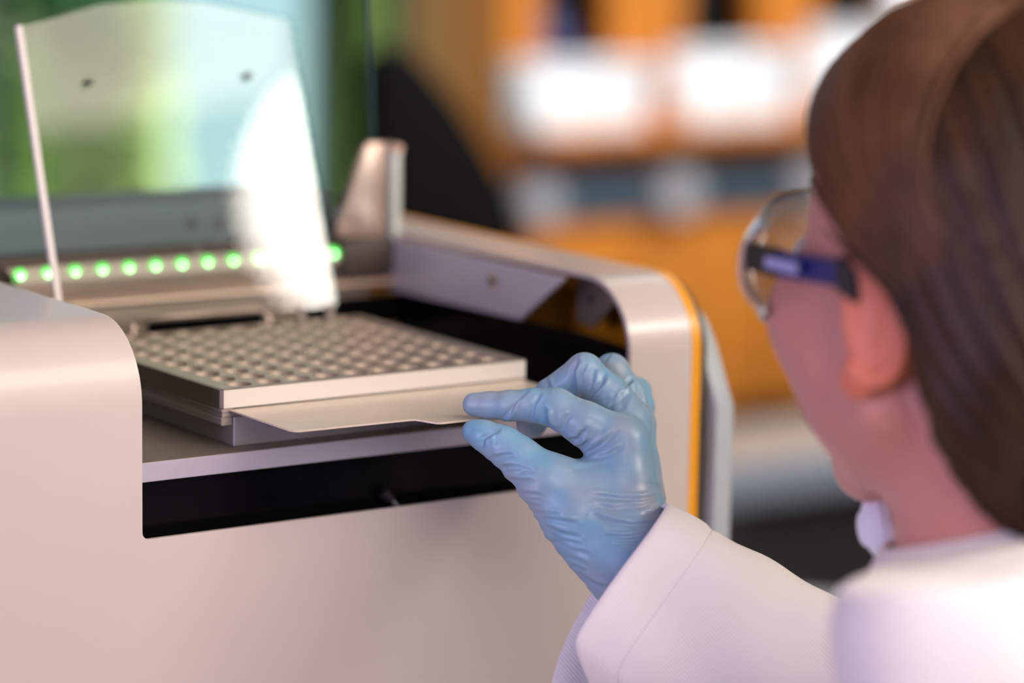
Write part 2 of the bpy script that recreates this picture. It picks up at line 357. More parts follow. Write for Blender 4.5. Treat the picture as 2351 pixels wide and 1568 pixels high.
addg([(x, 0, z) for x, z in front], [tuple(range(len(front)))])
for x0, x1, yb in ((-430, 0, 300), (281, 321, 330)):
    v = []; 
    for y, z in [(0, ZB-1.5)] + prof + [(42, ZT), (yb, ZT)]: v += [(x0, y, z), (x1, y, z)]
    addg(v, [(2*i, 2*i+1, 2*i+3, 2*i+2) for i in range(len(v)//2-1)])
hs = mesh('front_housing', V, Fc, M['paint'], mc, True, 30)
bm = bmesh.new(); bm.from_mesh(hs.data); bmesh.ops.remove_doubles(bm, verts=bm.verts, dist=1e-6); bmesh.ops.recalc_face_normals(bm, faces=bm.faces)
if sum(f.normal.y for f in bm.faces) > 0: bmesh.ops.reverse_faces(bm, faces=bm.faces)
bm.to_mesh(hs.data); bm.free()

md = hs.modifiers.new('t', 'SOLIDIFY'); md.thickness = 2.2*S; md.offset = -1
dg = bpy.context.evaluated_depsgraph_get(); nm = bpy.data.meshes.new_from_object(hs.evaluated_get(dg)); hs.modifiers.clear(); hs.data = nm
nm.polygons.foreach_set('use_smooth', [True]*len(nm.polygons)); nm.set_sharp_from_angle(angle=R(30))
sideprof = [(0, -222)] + prof + [(330, ZT), (330, -222)]
def off(pr, d): return [(max(y, 0)+d, z-d*(1 if z > 0 else 0)) for y, z in pr]
prism('orange_side_panel', sideprof, 0, 321.2, 327.2, M['orange'], mc, .5, 1, True)
sp2 = [(3, -222)] + [(y+3.5, z-3) for y, z in prof] + [(326, ZT-3), (326, -222)]
prism('dark_side_panel', sp2, 0, 327.4, 334, M['dkgrey'], mc, .6, 1, True)
prism('side_cover', [(-5, -222), (-5, 33), (11, 64), (20, 76), (34, 84), (300, 84), (300, -222)], 0, 334.2, 346.5, M['cover'], mc, 1.6, 3, True)
box('left_end_panel', -436, -430.2, 3, 320, -222, ZT-3, M['orange'], mc, 1)
box('base', -425, 318, 6, 325, -230, -222, M['blackm'], mc)
# cavity
box('cavity_right_wall', 282, 284, 42, 226, -20, 68.5, M['black'], mc)
prism('cavity_right_wall', [(3, -20), (42, -20), (42, 68.5), (4, 66.5)], 0, 282, 284, M['black'], mc)
box('cavity_left_wall', -6, -3.2, 40, 240, -20, 92, M['blackm'], mc)
box('cavity_left_wall', -6, -3.2, 3, 40, -20, 60, M['blackm'], mc)
box('recess_panel', -3, 282, 14, 16, -20, 26.2, M['black'], mc)
box('cavity_floor', -3, 282, 2.6, 240, -24, -20, M['blackm'], mc)
tr = prism('tray', [(-2.8, 4), (281.8, 4), (281.8, 238), (-2.8, 238)], 2, 26.3, 35.8, M['alutray'], mc, .5, 2)
tf = box('tray_edge', -2.7, 281.7, 3.2, 4.1, 26.4, 35.7, mat('lavender_reflection_metal', (.80, .76, .84), .3, .7), tr, .25, 1)  # lavender reflection tinted into the front edge's own colour
# side gusset plate with its screw
sp = prism('side_plate', [(57, 97.5), (229, 98.2), (229, 68), (96, 69.2), (57.3, 96)], 0, 277.5, 280.6, mat('violet_lit_panel', (.62, .56, .62), .35, .2), mc, .5, 1, True)  # violet light on this plate is tinted into its base colour
def screw(name, c, ax, r, m, parent):
    V, Fc = [], []; d = [0, 0, 0]; d[ax] = -1
    e = [c[i]+d[i]*1.6 for i in range(3)]
    v, f = tube_geo([c, tuple(e)], r, 16); o = mesh(name, v, f, m, parent, True, 40); return o
s1 = screw('screw', (277.4, 120.5, 87.5), 0, 4.2, M['chrome'], mc); screw('socket', (275.9, 120.5, 87.5), 0, 1.9, M['blackm'], s1)
prism('inner_bracket', [(24, 98), (75, 98), (75, 70), (60, 68)], 0, 300, 302, M['brown'], mc, .4, 1)
s2 = screw('screw', (299.8, 62, 84), 0, 2.6, M['dkgrey'], mc)
# rear module: stepped profile with LED board
box('rear_panel', 40, 262, 226, 236, 36, 72.5, M['brown'], mc, .6)
box('ledge', 20, 284, 221, 240, 72.6, 75.6, mat('warm_ledge', (.72, .56, .44), .3, .5), mc, 1.3, 3)
box('riser', 30, 262, 231, 238, 75.7, 86.5, M['brown'], mc, .6)
bm = bmesh.new(); lb = thing  # LED board, slightly tilted back
v = [(39.5, 231, 95.2), (46, 228, 87), (259, 228, 86.4), (259, 231, 94.6)]
brd = mesh('led_board', v+[(a, b+4, c) for a, b, c in v], [(0, 1, 2, 3), (7, 6, 5, 4), (0, 4, 5, 1), (1, 5, 6, 2), (2, 6, 7, 3), (3, 7, 4, 0)], M['strip'], mc); bm.free()
for k in range(13):
    x = 46.8+16.15*k; zc = 91.2-.035*k
    vv = []; ff = []
    v_, f_ = tube_geo([(x, 230.6, zc), (x, 229.4, zc)], [4.0, 3.6], 18); lr = mesh('led_halo', v_, f_, M['ledhalo'], brd, True, 40)  # green halo of each LED's light, made as a glowing ring
    for j, (rr, dd) in enumerate(((1.5, 0), (1.35, .9), (.8, 1.4))):
        vv += [(x+rr*math.cos(2*PI*i/14), 229.3-dd, zc+rr*math.sin(2*PI*i/14)) for i in range(14)]
    for j in range(2): ff += [(j*14+i, j*14+(i+1) % 14, (j+1)*14+(i+1) % 14, (j+1)*14+i) for i in range(14)]
    ff.append(tuple(28+i for i in range(14)))
    mesh('led', vv, ff, M['led'], brd, True)
box('upper_rail', 10, 284, 236, 246, 86, 101, mat('dark_brown_metal', (.07, .05, .038), .4, .4), mc, .6)
box('rear_body', -30, 262, 262, 320, 60, 122, M['rear'], mc, 3, 3)
for (px, py) in ((440, 512), (505, 508)):
    c = ony(px, py, 261); screw('screw', tuple(c), 1, 2.2, M['chrome'], mc)
c = ony(452, 578, 235); screw('screw', tuple(c), 1, 2.8, M['chrome'], mc)
def recess(p, q):
    a, b = ony(*p, 225.8), ony(*q, 225.8); box('recess_shade_plate', a[0], b[0], 225.2, 225.95, min(a[2], b[2]), max(a[2], b[2]), M['black'], mc)  # flat black plate standing in for the shade inside the recess
recess((338, 778), (604, 716)); recess((694, 760), (932, 672))
# hinge bracket, right
prism('hinge_bracket', [(243.5, 100), (244.5, 106), (262, 151), (264.5, 153), (277, 153), (277, 98)], 1, 231, 235, mat('hinge_metal', (.50, .38, .31), .35, .6), mc, .8, 2, True)
prism('hinge_face', [(247, 112), (262, 148), (268, 148), (268, 104), (258, 104), (254, 112)], 1, 229.6, 230.9, mat('hinge_plate', (.66, .57, .48), .3, .5), mc, .5, 2, True)
box('hinge_bar', 278, 283.4, 226, 236, 98, 150, mat('pale_green_grey_bar', (.62, .68, .62), .4, .2), mc, 1.2, 3)
V_, F_ = tube_geo([(280.7, 224.8, 149.6), (280.7, 234, 149.6)], 2.8, 16); mesh('hinge_pin', V_, F_, mat('pin_copper', (.85, .6, .5), .3, .3), mc, True, 40)
box('hinge_block', 244, 283, 224, 244, 78, 98, mat('dark_block', (.05, .035, .03), .5), mc, 1.5, 2)
# smoked glass hood, tilted back
gy = lambda z: 237+(z-152)*.085
prism_v = []
hz0, hz1 = 101, 420
gv = [(-40, gy(hz0), hz0), (270.6, gy(hz0), hz0), (270.6, gy(hz1), hz1), (-40, gy(hz1), hz1)]
gl = mesh('hood_glass', gv+[(a, b+3, c) for a, b, c in gv], [(0, 1, 2, 3), (7, 6, 5, 4), (0, 4, 5, 1), (1, 5, 6, 2), (2, 6, 7, 3), (3, 7, 4, 0)], M['glass'], mc)
ev = [(270.7, gy(hz0)-.2, hz0), (271.6, gy(hz0)-.2, hz0), (271.6, gy(hz1)-.2, hz1), (270.7, gy(hz1)-.2, hz1)]
mesh('hood_edge', ev+[(a, b+3.4, c) for a, b, c in ev], [(0, 1, 2, 3), (7, 6, 5, 4), (0, 4, 5, 1), (1, 5, 6, 2), (2, 6, 7, 3), (3, 7, 4, 0)], mat('dark_edge', (.02, .09, .09), .3), mc)
# small rod in the lower slot
rd = tube('dip_rod', [(152, 5, -10), (141.5, 8.6, 2.0)], [1.7, 1.7], M['chrome'], mc, 12)
tube('rod_collar', [(142.6, 8.7, 1.4), (138.6, 10.4, 5.6)], [2.6, 3.4], M['blackplas'], rd, 16)

# ------------------------------------------------------------------ clear lid standing open
ty, tz = 45/160.9, 154.5/160.9
def lidp(x, s): return (x, 170+s*ty, 71.5+s*tz)
outl = [(46.5, 0)] + [(44.1, 2.5), (42.0, 160), (92.4, 171.5), (122, 172.6), (152.4, 171.5), (203.9, 161.0), (209.2, 3)] + [(208.4, .9), (206.3, 0)]
ld = thing('clear_lid', 'clear acrylic lid with arched top, standing open behind the perforated plate', 'screen', (125, 170, 36))
nn = (0, -tz, ty); th = 2.6
A = [lidp(x, s) for x, s in outl]; B = [(a, b-nn[1]*th, c-nn[2]*th) for a, b, c in A]; n = len(A)
mesh('lid_panel', A+B, [tuple(range(n)), tuple(range(2*n-1, n-1, -1))], M['lid'], ld)
segs = [((44.1, 2.5), (42.0, 160), 'left'), ((203.9, 161), (209.2, 3), 'right')]
for i in range(n):
    j = (i+1) % n
    a, b, c, d = A[i], A[j], B[j], B[i]
V = A+B; Fc = [(i, (i+1) % n, n+(i+1) % n, n+i) for i in range(n)]
mesh('lid_rim', V, Fc, clear_mat('edge_clear', (.55, .72, .70), 1.2, .1, .15), ld)
# left rim catches the light: that brightness is put into a pale strip's colour
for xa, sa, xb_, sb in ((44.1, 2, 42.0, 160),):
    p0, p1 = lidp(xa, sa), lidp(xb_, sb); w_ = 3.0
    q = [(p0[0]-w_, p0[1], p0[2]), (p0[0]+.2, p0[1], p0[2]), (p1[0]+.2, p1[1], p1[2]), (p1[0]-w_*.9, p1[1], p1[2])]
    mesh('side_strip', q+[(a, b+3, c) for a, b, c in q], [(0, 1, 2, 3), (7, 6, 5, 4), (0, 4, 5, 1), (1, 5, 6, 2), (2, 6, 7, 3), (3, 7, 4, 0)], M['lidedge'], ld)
for px, py in ((206, 188), (569, 174)):
    v = FW + RT*(px-CX)/FPX - UP*(py-CY)/FPX; n_ = np.array(nn); c = CAM + v*(((np.array(lidp(100, 0))-CAM)@n_)/(v@n_))
    vv, ff = tube_geo([tuple(c-n_*.2+n_*1.8), tuple(c-n_*3.5)], 1.9, 14); mesh('stud', vv, ff, M['dkgrey'], ld, True, 40)
for xx in (48, 186, 204):
    box('foot', xx-2, xx+2, 170.5, 174, 36, 73, mat('lid_foot', (.35, .29, .26), .4, .5) if xx == 48 else bpy.data.materials['lid_foot'], ld, .6)

# ------------------------------------------------------------------ plate stack on the tray
PX0, PX1, PY0, PY1 = 50.3, 227.4, 15.6, 177.5
ps = tag(box('plate_base', 57.2, 221, 15.8, 176, 35.85, 50.4, mat('base_block_metal', (.52, .51, .52), .4, .6, bump=.05, bscale=60, stretch=(1, 30, 30)), None, .4, 1), 'grey metal base block under the perforated plate, standing on the tray', 'block')
cr_ = thing('clear_carrier', 'cloudy clear plastic carrier layer between base block and perforated plate', 'carrier', (57, 16, 50))
box('carrier_sheet', 51, 226, 16, 177, 50.5, 52.6, M['clearpl'], cr_, .3, 1)
bm = bmesh.new(); addbox(bm, 50.6, 56.6, 15.9, 177, 46.4, 50.4); addbox(bm, 50.6, 56.6, 15.9, 177, 52.7, 54.6)
bm_obj('carrier_skirt', bm, M['clearpl'], cr_, True, 35, .4, 1)
box('carrier_skirt', 221.5, 226.8, 15.9, 177, 46.4, 54.6, M['clearpl'], cr_, .4, 1)
# perforated plate with 10 x 10 wells
def well_plate():
    bm = bmesh.new(); NX = NY = 10; px_, py_ = 16.35, 15.9; x0 = 64.8; y0 = 25.4; rO, rI = 6.75, 6.3; zt, zd, zb = 64.2, 63.6, 57.2; ns = 24
    xs_ = [PX0+1.2] + [x0+px_*(i-.5) for i in range(NX+1)] + [PX1-1.2]; ys_ = [PY0+.6] + [y0+py_*(j-.5) for j in range(NY+1)] + [PY1-.6]
    G = {}
    for i, x in enumerate(xs_):
        for j, y in enumerate(ys_): G[i, j] = bm.verts.new((x, y, zt))
    for i in range(len(xs_)-1):
        for j in range(len(ys_)-1):
            q = [G[i, j], G[i+1, j], G[i+1, j+1], G[i, j+1]]
            if 1 <= i <= NX and 1 <= j <= NY:
                cx, cy = x0+px_*(i-1), y0+py_*(j-1)
                ring = [bm.verts.new((cx+rO*math.cos(R(225)+2*PI*k/ns), cy+rO*math.sin(R(225)+2*PI*k/ns), zt)) for k in range(ns)]
                h = ns//4
                for s_ in range(4):
                    cv = q[s_]; nv = q[(s_+1) % 4]; seg = [ring[(s_*h+k) % ns] for k in range(h+1)]
                    bm.faces.new([cv, nv] + seg[::-1])
                r2 = [bm.verts.new((cx+rI*math.cos(R(225)+2*PI*k/ns), cy+rI*math.sin(R(225)+2*PI*k/ns), zd)) for k in range(ns)]
                r3 = [bm.verts.new((cx+(rI-.5)*math.cos(R(225)+2*PI*k/ns), cy+(rI-.5)*math.sin(R(225)+2*PI*k/ns), zb)) for k in range(ns)]
                for k in range(ns):
                    k2 = (k+1) % ns
                    f = bm.faces.new((ring[k], ring[k2], r2[k2], r2[k])); f.smooth = True
                    f = bm.faces.new((r2[k], r2[k2], r3[k2], r3[k])); f.smooth = True
                bm.faces.new(r3)
            else: bm.faces.new(q)
    # chamfer and sides
    per = [G[i, 0] for i in range(len(xs_))] + [G[len(xs_)-1, j] for j in range(1, len(ys_))] + [G[i, len(ys_)-1] for i in range(len(xs_)-2, -1, -1)] + [G[0, j] for j in range(len(ys_)-2, 0, -1)]
    def outp(v, z, inset=0):
        x = PX0 if v.co.x < PX0+1.3 else (PX1 if v.co.x > PX1-1.3 else v.co.x); y = PY0 if v.co.y < PY0+.7 else (PY1 if v.co.y > PY1-.7 else v.co.y)
        if (x in (PX0, PX1)) and (y in (PY0, PY1)): x += 1.3 if x == PX0 else -1.3
        return (x, y, z)
    r1 = [bm.verts.new(outp(v, zt-.5)) for v in per]; r2 = [bm.verts.new(outp(v, 54.9)) for v in per]; n = len(per)
    for k in range(n):
        k2 = (k+1) % n
        bm.faces.new((per[k], per[k2], r1[k2], r1[k])); bm.faces.new((r1[k], r1[k2], r2[k2], r2[k]))
    bm.faces.new(r2)
    return bm_obj('well_plate', bm, M['alu'], None)
wp = tag(well_plate(), 'square metal plate with a ten by ten grid of round wells', 'plate')
wp.data.materials.append(M['alulit']); wp.data.materials.append(mat('well_metal', (.33, .26, .205), .5, .35)); wp.data.materials.append(mat('well_bottom', (.13, .10, .08), .7, .2))
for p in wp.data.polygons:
    if abs(p.normal.y) > .8 and p.center.y < (PY0+.4)*S: p.material_index = 1  # front face: frontal light painted in as a brighter metal
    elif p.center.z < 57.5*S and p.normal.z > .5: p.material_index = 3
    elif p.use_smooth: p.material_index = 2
# handle behind the plate
ch = tag(tube('wire_handle', [(90, 184, 36), (90, 184, 66.5), (91, 186, 69.3), (94, 188, 70.2), (167, 188, 70.2), (170.5, 186, 69.4), (171.5, 183, 66.5), (171.5, 183, 36)], 1.7, mat('bronze_wire', (.42, .33, .27), .3, .8), None, 12), 'bent metal wire handle behind the perforated plate', 'handle')

# ------------------------------------------------------------------ sheet slide held by the fingers
so = [(54.8, 120), (54.4, -41.5), (56.5, -45.5), (117, -47.5), (119.5, -48.5), (123.5, -60.2), (126, -61.6), (219, -61.6), (222.6, -58), (224.4, 120)]
sl = prism('metal_slide', so, 2, 53.35, 54.25, M['slide'], None, .2, 1)
tag(sl, 'thin pale metal sheet being pulled out from under the perforated plate by the gloved hand', 'sheet')

# ------------------------------------------------------------------ implicit-surface modelling
def smin(a, b, k): h = np.clip(.5+.5*(b-a)/k, 0, 1); return b*(1-h)+a*h-k*h*(1-h)
def dirn(v): v = np.asarray(v, float); return v/np.linalg.norm(v)
def smax(a, b, k): return -smin(-a, -b, k)
def cap(P, a, b, ra, rb):
    a = np.asarray(a, float); b = np.asarray(b, float); ab = b-a; t = np.clip((P-a)@ab/(ab@ab), 0, 1)
    return np.linalg.norm(P-a-t[:, None]*ab, axis=1)-(ra+(rb-ra)*t)
def ell(P, c, rad, rot=None):
    q = P-np.asarray(c); 
    if rot is not None: q = q@rot
    rad = np.asarray(rad, float); k0 = np.linalg.norm(q/rad, axis=1); k1 = np.linalg.norm(q/rad**2, axis=1)+1e-9
    return k0*(k0-1)/k1
def chain(P, pts, k=2):
    d = None
    for (a, ra), (b, rb) in zip(pts[:-1], pts[1:]):
        c = cap(P, a, b, ra, rb); d = c if d is None else smin(d, c, k)
    return d
def polygonise(f, lo, hi, h, coarse=6):
    lo = np.array(lo, float); n = np.ceil((np.array(hi)-lo)/h/coarse).astype(int)*coarse+1
    nc = (n-1)//coarse+1
    gc = [lo[i]+np.arange(nc[i])*h*coarse for i in range(3)]
    Pc = np.stack(np.meshgrid(*gc, indexing='ij'), -1).reshape(-1, 3); vc = f(Pc).reshape(nc)
    val = np.empty(n); 
    rep = np.repeat(np.repeat(np.repeat(vc, coarse, 0), coarse, 1), coarse, 2)
    o = coarse//2
    idx = [np.minimum((np.arange(n[i])+o)//coarse, nc[i]-1) for i in range(3)]
    val = vc[np.ix_(*idx)].copy()
    near = np.abs(val) < h*coarse*1.6
    ii = np.argwhere(near); P = lo+ii*h; out = np.empty(len(ii))
    for s in range(0, len(ii), 400000): out[s:s+400000] = f(P[s:s+400000])
    val[near] = out
    ins = val < 0
    s = np.zeros(tuple(n-1), int)
    for a in (0, 1):
        for b in (0, 1):
            for c in (0, 1): s += ins[a:n[0]-1+a, b:n[1]-1+b, c:n[2]-1+c]
    cells = np.argwhere((s > 0) & (s < 8)); acc = np.zeros((len(cells), 3)); cnt = np.zeros(len(cells))
    cor = [(a, b, c) for a in (0, 1) for b in (0, 1) for c in (0, 1)]
    for p in cor:
        for q in cor:
            if p < q and sum(abs(p[i]-q[i]) for i in range(3)) == 1:
                va = val[tuple((cells+p).T)]; vb = val[tuple((cells+q).T)]; m = (va < 0) != (vb < 0)
                t = va[m]/(va[m]-vb[m]); acc[m] += np.array(p)+t[:, None]*(np.array(q)-np.array(p)); cnt[m] += 1
    V = lo+(cells+acc/cnt[:, None])*h
    ID = -np.ones(tuple(n-1), int); ID[tuple(cells.T)] = np.arange(len(cells)); F = []
    for ax in range(3):
        b, c = (ax+1) % 3, (ax+2) % 3
        sl1 = [slice(None)]*3; sl2 = [slice(None)]*3; sl1[ax] = slice(0, -1); sl2[ax] = slice(1, None)
        A_, B_ = ins[tuple(sl1)], ins[tuple(sl2)]; e = np.argwhere(A_ != B_)
        e = e[(e[:, b] > 0) & (e[:, c] > 0) & (e[:, b] < n[b]-1) & (e[:, c] < n[c]-1)]
        eb = np.zeros(3, int); eb[b] = 1; ec = np.zeros(3, int); ec[c] = 1
        q = np.stack([ID[tuple((e-eb-ec).T)], ID[tuple((e-ec).T)], ID[tuple(e.T)], ID[tuple((e-eb).T)]], 1)
        flip = ~A_[tuple(e.T)]; q[flip] = q[flip][:, ::-1]; F.append(q)
    return V, np.concatenate(F)
def quadmesh(name, V, F, m, parent=None):
    me = bpy.data.meshes.new(name); me.vertices.add(len(V)); me.vertices.foreach_set('co', (V*S).ravel())
    me.loops.add(F.size); me.loops.foreach_set('vertex_index', F.ravel()); me.polygons.add(len(F))
    me.polygons.foreach_set('loop_start', np.arange(0, F.size, 4)); me.polygons.foreach_set('loop_total', np.full(len(F), 4))
    me.polygons.foreach_set('use_smooth', np.ones(len(F), bool)); me.update(calc_edges=True); me.validate()
    return link(name, me, m, parent)
def normals(f, V, e=.3):
    g = np.stack([f(V+np.eye(3)[i]*e)-f(V-np.eye(3)[i]*e) for i in range(3)], 1); return g/(np.linalg.norm(g, axis=1)[:, None]+1e-9)

# ------------------------------------------------------------------ gloved right hand
W = at
def H(l): return [(W(x, y, d), r) for x, y, d, r in l]
IDX = H([(1089, 928, 1422, 5.6), (1125, 930, 1420, 6.6), (1170, 931, 1416, 7.3), (1225, 930, 1413, 7.8), (1278, 938, 1411, 8.9)])
IDX2 = H([(1278, 938, 1411, 8.9), (1345, 974, 1409, 10.6), (1425, 1020, 1410, 13)])
MID = H([(1221, 972, 1441, 7.3), (1236, 945, 1442, 7.8), (1266, 908, 1440, 8.0), (1343, 853, 1433, 8.6)])
MID2 = H([(1343, 853, 1433, 8.6), (1395, 905, 1430, 9.2), (1438, 965, 1427, 12)])
RIN = H([(1292, 962, 1464, 6.8), (1335, 905, 1463, 7.4), (1404, 851, 1456, 8.1)])
RIN2 = H([(1404, 851, 1456, 8.1), (1438, 905, 1452, 8.6), (1452, 975, 1446, 11)])
PIN = H([(1385, 962, 1484, 5.6), (1415, 925, 1482, 6.2), (1462, 897, 1476, 6.6)])
PIN2 = H([(1462, 897, 1476, 6.6), (1468, 935, 1470, 6.9), (1459, 1000, 1460, 9)])
THB = H([(1086, 990, 1411, 5.2), (1112, 1000, 1409, 6.6), (1155, 1022, 1406, 8.3), (1196, 1056, 1403, 9.3), (1256, 1106, 1401, 13.0), (1318, 1172, 1401, 16.6), (1372, 1232, 1401, 18), (1440, 1290, 1400, 21)])
def hand(P):
    fi = chain(P, IDX, 1.5); fi = smin(fi, chain(P, IDX2, 3), 3)
    fm = smin(chain(P, MID, 1.5), chain(P, MID2, 3), 2.0)
    fr = smin(chain(P, RIN, 1.5), chain(P, RIN2, 3), 2.0)
    fp = smin(chain(P, PIN, 1.5), chain(P, PIN2, 3), 2.0)
    palm = chain(P, THB, 5)
    meta = cap(P, W(1425, 1020, 1410), W(1428, 1205, 1404), 12.5, 17)
    meta = smin(meta, cap(P, W(1438, 970, 1427), W(1448, 1210, 1418), 11, 15), 9)
    meta = smin(meta, cap(P, W(1452, 980, 1446), W(1460, 1200, 1432), 10, 13), 9)
    meta = smin(meta, cap(P, W(1459, 1005, 1460), W(1474, 1150, 1440), 9, 10), 9)
    web = cap(P, W(1300, 1125, 1404), W(1420, 1110, 1408), 12, 13)
    palm = smin(palm, smin(meta, web, 10), 10)
    wrist = cap(P, W(1440, 1250, 1403), W(1590, 1420, 1398), 21, 24)
    wrist = smin(wrist, cap(P, W(1452, 1210, 1418), W(1600, 1395, 1410), 15, 20), 8)
    palm = smin(palm, wrist, 12)
    d = smin(palm, fi, 5); d = np.minimum(d, smin(palm, fm, 4)); d = np.minimum(d, smin(palm, fr, 4)); d = np.minimum(d, smin(palm, fp, 3.5))
    return d
# creases: polylines (photo coordinates mapped on the hand), depth, width
CR = [
 ([(1180, 930), (1165, 950), (1150, 966)], .9, 1.3), ([(1212, 897), (1180, 925), (1170, 955)], .5, 1.0), ([(1240, 905), (1222, 935), (1218, 966)], .9, 1.2), ([(1228, 935), (1224, 966)], .6, .8),
 ([(1250, 940), (1251, 962), (1264, 985)], 1.8, 1.6), ([(1293, 985), (1300, 960), (1312, 950)], .9, 1.5), ([(1300, 1012), (1325, 1010), (1345, 985)], 1.2, 1.5), ([(1315, 1030), (1335, 1028), (1350, 1015)], 1.3, 1.4),
 ([(1322, 1045), (1345, 1045), (1385, 1018), (1415, 990)], 1.1, 1.7), ([(1320, 1055), (1365, 1055), (1400, 1045), (1430, 1025)], .9, 1.6),
 ([(1325, 830), (1314, 850), (1316, 880), (1320, 905)], 1.7, 1.5), ([(1345, 838), (1335, 855), (1333, 875)], .7, 1.0), ([(1366, 845), (1360, 875), (1352, 895)], .8, 1.2), ([(1388, 860), (1380, 880), (1352, 910)], 1.5, 1.5), ([(1415, 900), (1405, 915), (1388, 922)], .6, 1.4), ([(1433, 905), (1422, 920), (1400, 930)], .9, 1.5),
 ([(1255, 868), (1258, 880), (1262, 890)], 1.1, 1.2), ([(1400, 815), (1388, 830)], .6, 1.0), ([(1452, 868), (1440, 880), (1430, 888)], 1.4, 1.4), ([(1465, 890), (1470, 915), (1480, 932)], 1.2, 1.5), ([(1492, 920), (1480, 925)], .8, 1.2), ([(1445, 900), (1425, 935)], .9, 2.0),
 ([(1142, 988), (1110, 1005), (1106, 1025)], 1.5, 1.5), ([(1138, 1020), (1140, 995)], .6, 1.0), ([(1132, 1052), (1160, 1045), (1180, 1045)], 1.0, 1.4), ([(1150, 1072), (1185, 1074), (1225, 1082)], .8, 1.6), ([(1160, 1083), (1200, 1085)], .8, 1.2), ([(1170, 1098), (1190, 1105), (1220, 1105)], 1.1, 1.6), ([(1152, 1075), (1175, 1070)], .6, 1.2),
 ([(1195, 1132), (1215, 1135), (1240, 1138)], .6, 1.3), ([(1320, 1078), (1370, 1070), (1420, 1060)], .6, 2.0),
 ([(1360, 1138), (1420, 1145), (1475, 1147), (1520, 1137)], 1.1, 1.5), ([(1365, 1162), (1410, 1168), (1470, 1162), (1522, 1148)], 1.0, 1.5), ([(1362, 1186), (1400, 1198), (1450, 1206), (1500, 1203)], 1.1, 1.6), ([(1390, 1232), (1430, 1235), (1480, 1228)], .9, 1.6),
 ([(1410, 1247), (1450, 1249), (1478, 1243)], .8, 1.3), ([(1420, 1262), (1460, 1262)], .6, 1.2), ([(1480, 1180), (1515, 1180)], .7, 1.2), ([(1395, 1215), (1440, 1218), (1490, 1215)], .4, 1.3), ([(1490, 1110), (1512, 1118), (1520, 1132)], .8, 1.3),
 ([(1205, 1160), (1240, 1165)], .6, 1.4), ([(1225, 1178), (1260, 1180), (1290, 1184)], .7, 1.3), ([(1240, 1190), (1280, 1195), (1320, 1202)], 1.0, 1.5), ([(1250, 1208), (1290, 1225), (1330, 1235)], 1.1, 1.6), ([(1258, 1222), (1290, 1240), (1330, 1250)], .9, 1.4), ([(1270, 1240), (1310, 1262), (1350, 1272)], .7, 1.4), ([(1290, 1275), (1330, 1290), (1350, 1300)], .8, 1.4), ([(1310, 1297), (1345, 1312)], .8, 1.3), ([(1330, 1318), (1360, 1340), (1392, 1352)], 1.1, 1.5), ([(1212, 1147), (1240, 1150)], .5, 1.0), ([(1285, 1262), (1320, 1275)], .6, 1.2),
]
hlo = np.minimum(W(1030, 780, 1385), W(1030, 780, 1500)); allp = np.array([W(x, y, d) for x in (1040, 1640) for y in (795, 1460) for d in (1372, 1500)])
V, F = polygonise(hand, allp.min(0), allp.max(0), .72)
# keep only what is in reach of the cuff
N_ = normals(hand, V)
q = V-CAM; z = q@FW; PXY = np.stack([CX+FPX*(q@RT)/z, CY-FPX*(q@UP)/z], 1); facing = np.clip(-(N_@FW)*1.6+.25, 0, 1)
disp = np.zeros(len(V))
for pts, dep, wd in CR:
    pts = np.array(pts, float); best = np.full(len(V), 1e9); tt = np.zeros(len(V)); L_ = np.r_[0, np.cumsum(np.linalg.norm(np.diff(pts, axis=0), axis=1))]
    m = (PXY[:, 0] > pts[:, 0].min()-40) & (PXY[:, 0] < pts[:, 0].max()+40) & (PXY[:, 1] > pts[:, 1].min()-40) & (PXY[:, 1] < pts[:, 1].max()+40)
    Q = PXY[m]; b = np.full(len(Q), 1e9); tv = np.zeros(len(Q)); sg = np.zeros(len(Q))
    for i in range(len(pts)-1):
        ab = pts[i+1]-pts[i]; t = np.clip((Q-pts[i])@ab/(ab@ab), 0, 1); dv = Q-pts[i]-t[:, None]*ab; dd = np.linalg.norm(dv, axis=1); k = dd < b
        b[k] = dd[k]; tv[k] = ((L_[i]+t*(L_[i+1]-L_[i]))/L_[-1])[k]; sg[k] = np.sign(ab[0]*dv[:, 1]-ab[1]*dv[:, 0])[k]
    wpx = wd*4.0; endf = np.clip(np.minimum(tv, 1-tv)*5+.35, 0, 1)
    disp[m] += endf*dep*facing[m]*(-1.0*np.exp(-(b/wpx)**2)+.75*np.exp(-((b*-sg-wpx*1.7)/(wpx*1.1))**2)*(sg != 0))
# fine silhouette puckers along the thumb side and wrist
side = np.clip((1400-PXY[:, 0])/120, 0, 1)*np.clip((PXY[:, 1]-1030)/60, 0, 1)
ax = PXY@np.array([.35, .94])
disp += side*(.24*np.sin(ax/5.2+2.2*np.sin(ax/31))+.2*np.sin(ax/9.1+PXY[:, 0]/60))*np.clip(1.2-np.abs(N_@FW)*1.5, .15, 1)
lowf = .35*np.sin(V@np.array([.11, .07, .05])+1)*np.sin(V@np.array([-.05, .12, .16]))
V2 = V+N_*(disp*.85+lowf)[:, None]
# ------------------------------------------------------------------ the woman
pe = thing('person', 'brown-haired woman in white lab coat and blue glove reaching into the instrument', 'person', (330, -420, FZ))
gl_ = quadmesh('glove', V2, F, M['glove'], pe); gl_['label'] = 'pale blue nitrile glove with wrinkled wrist'
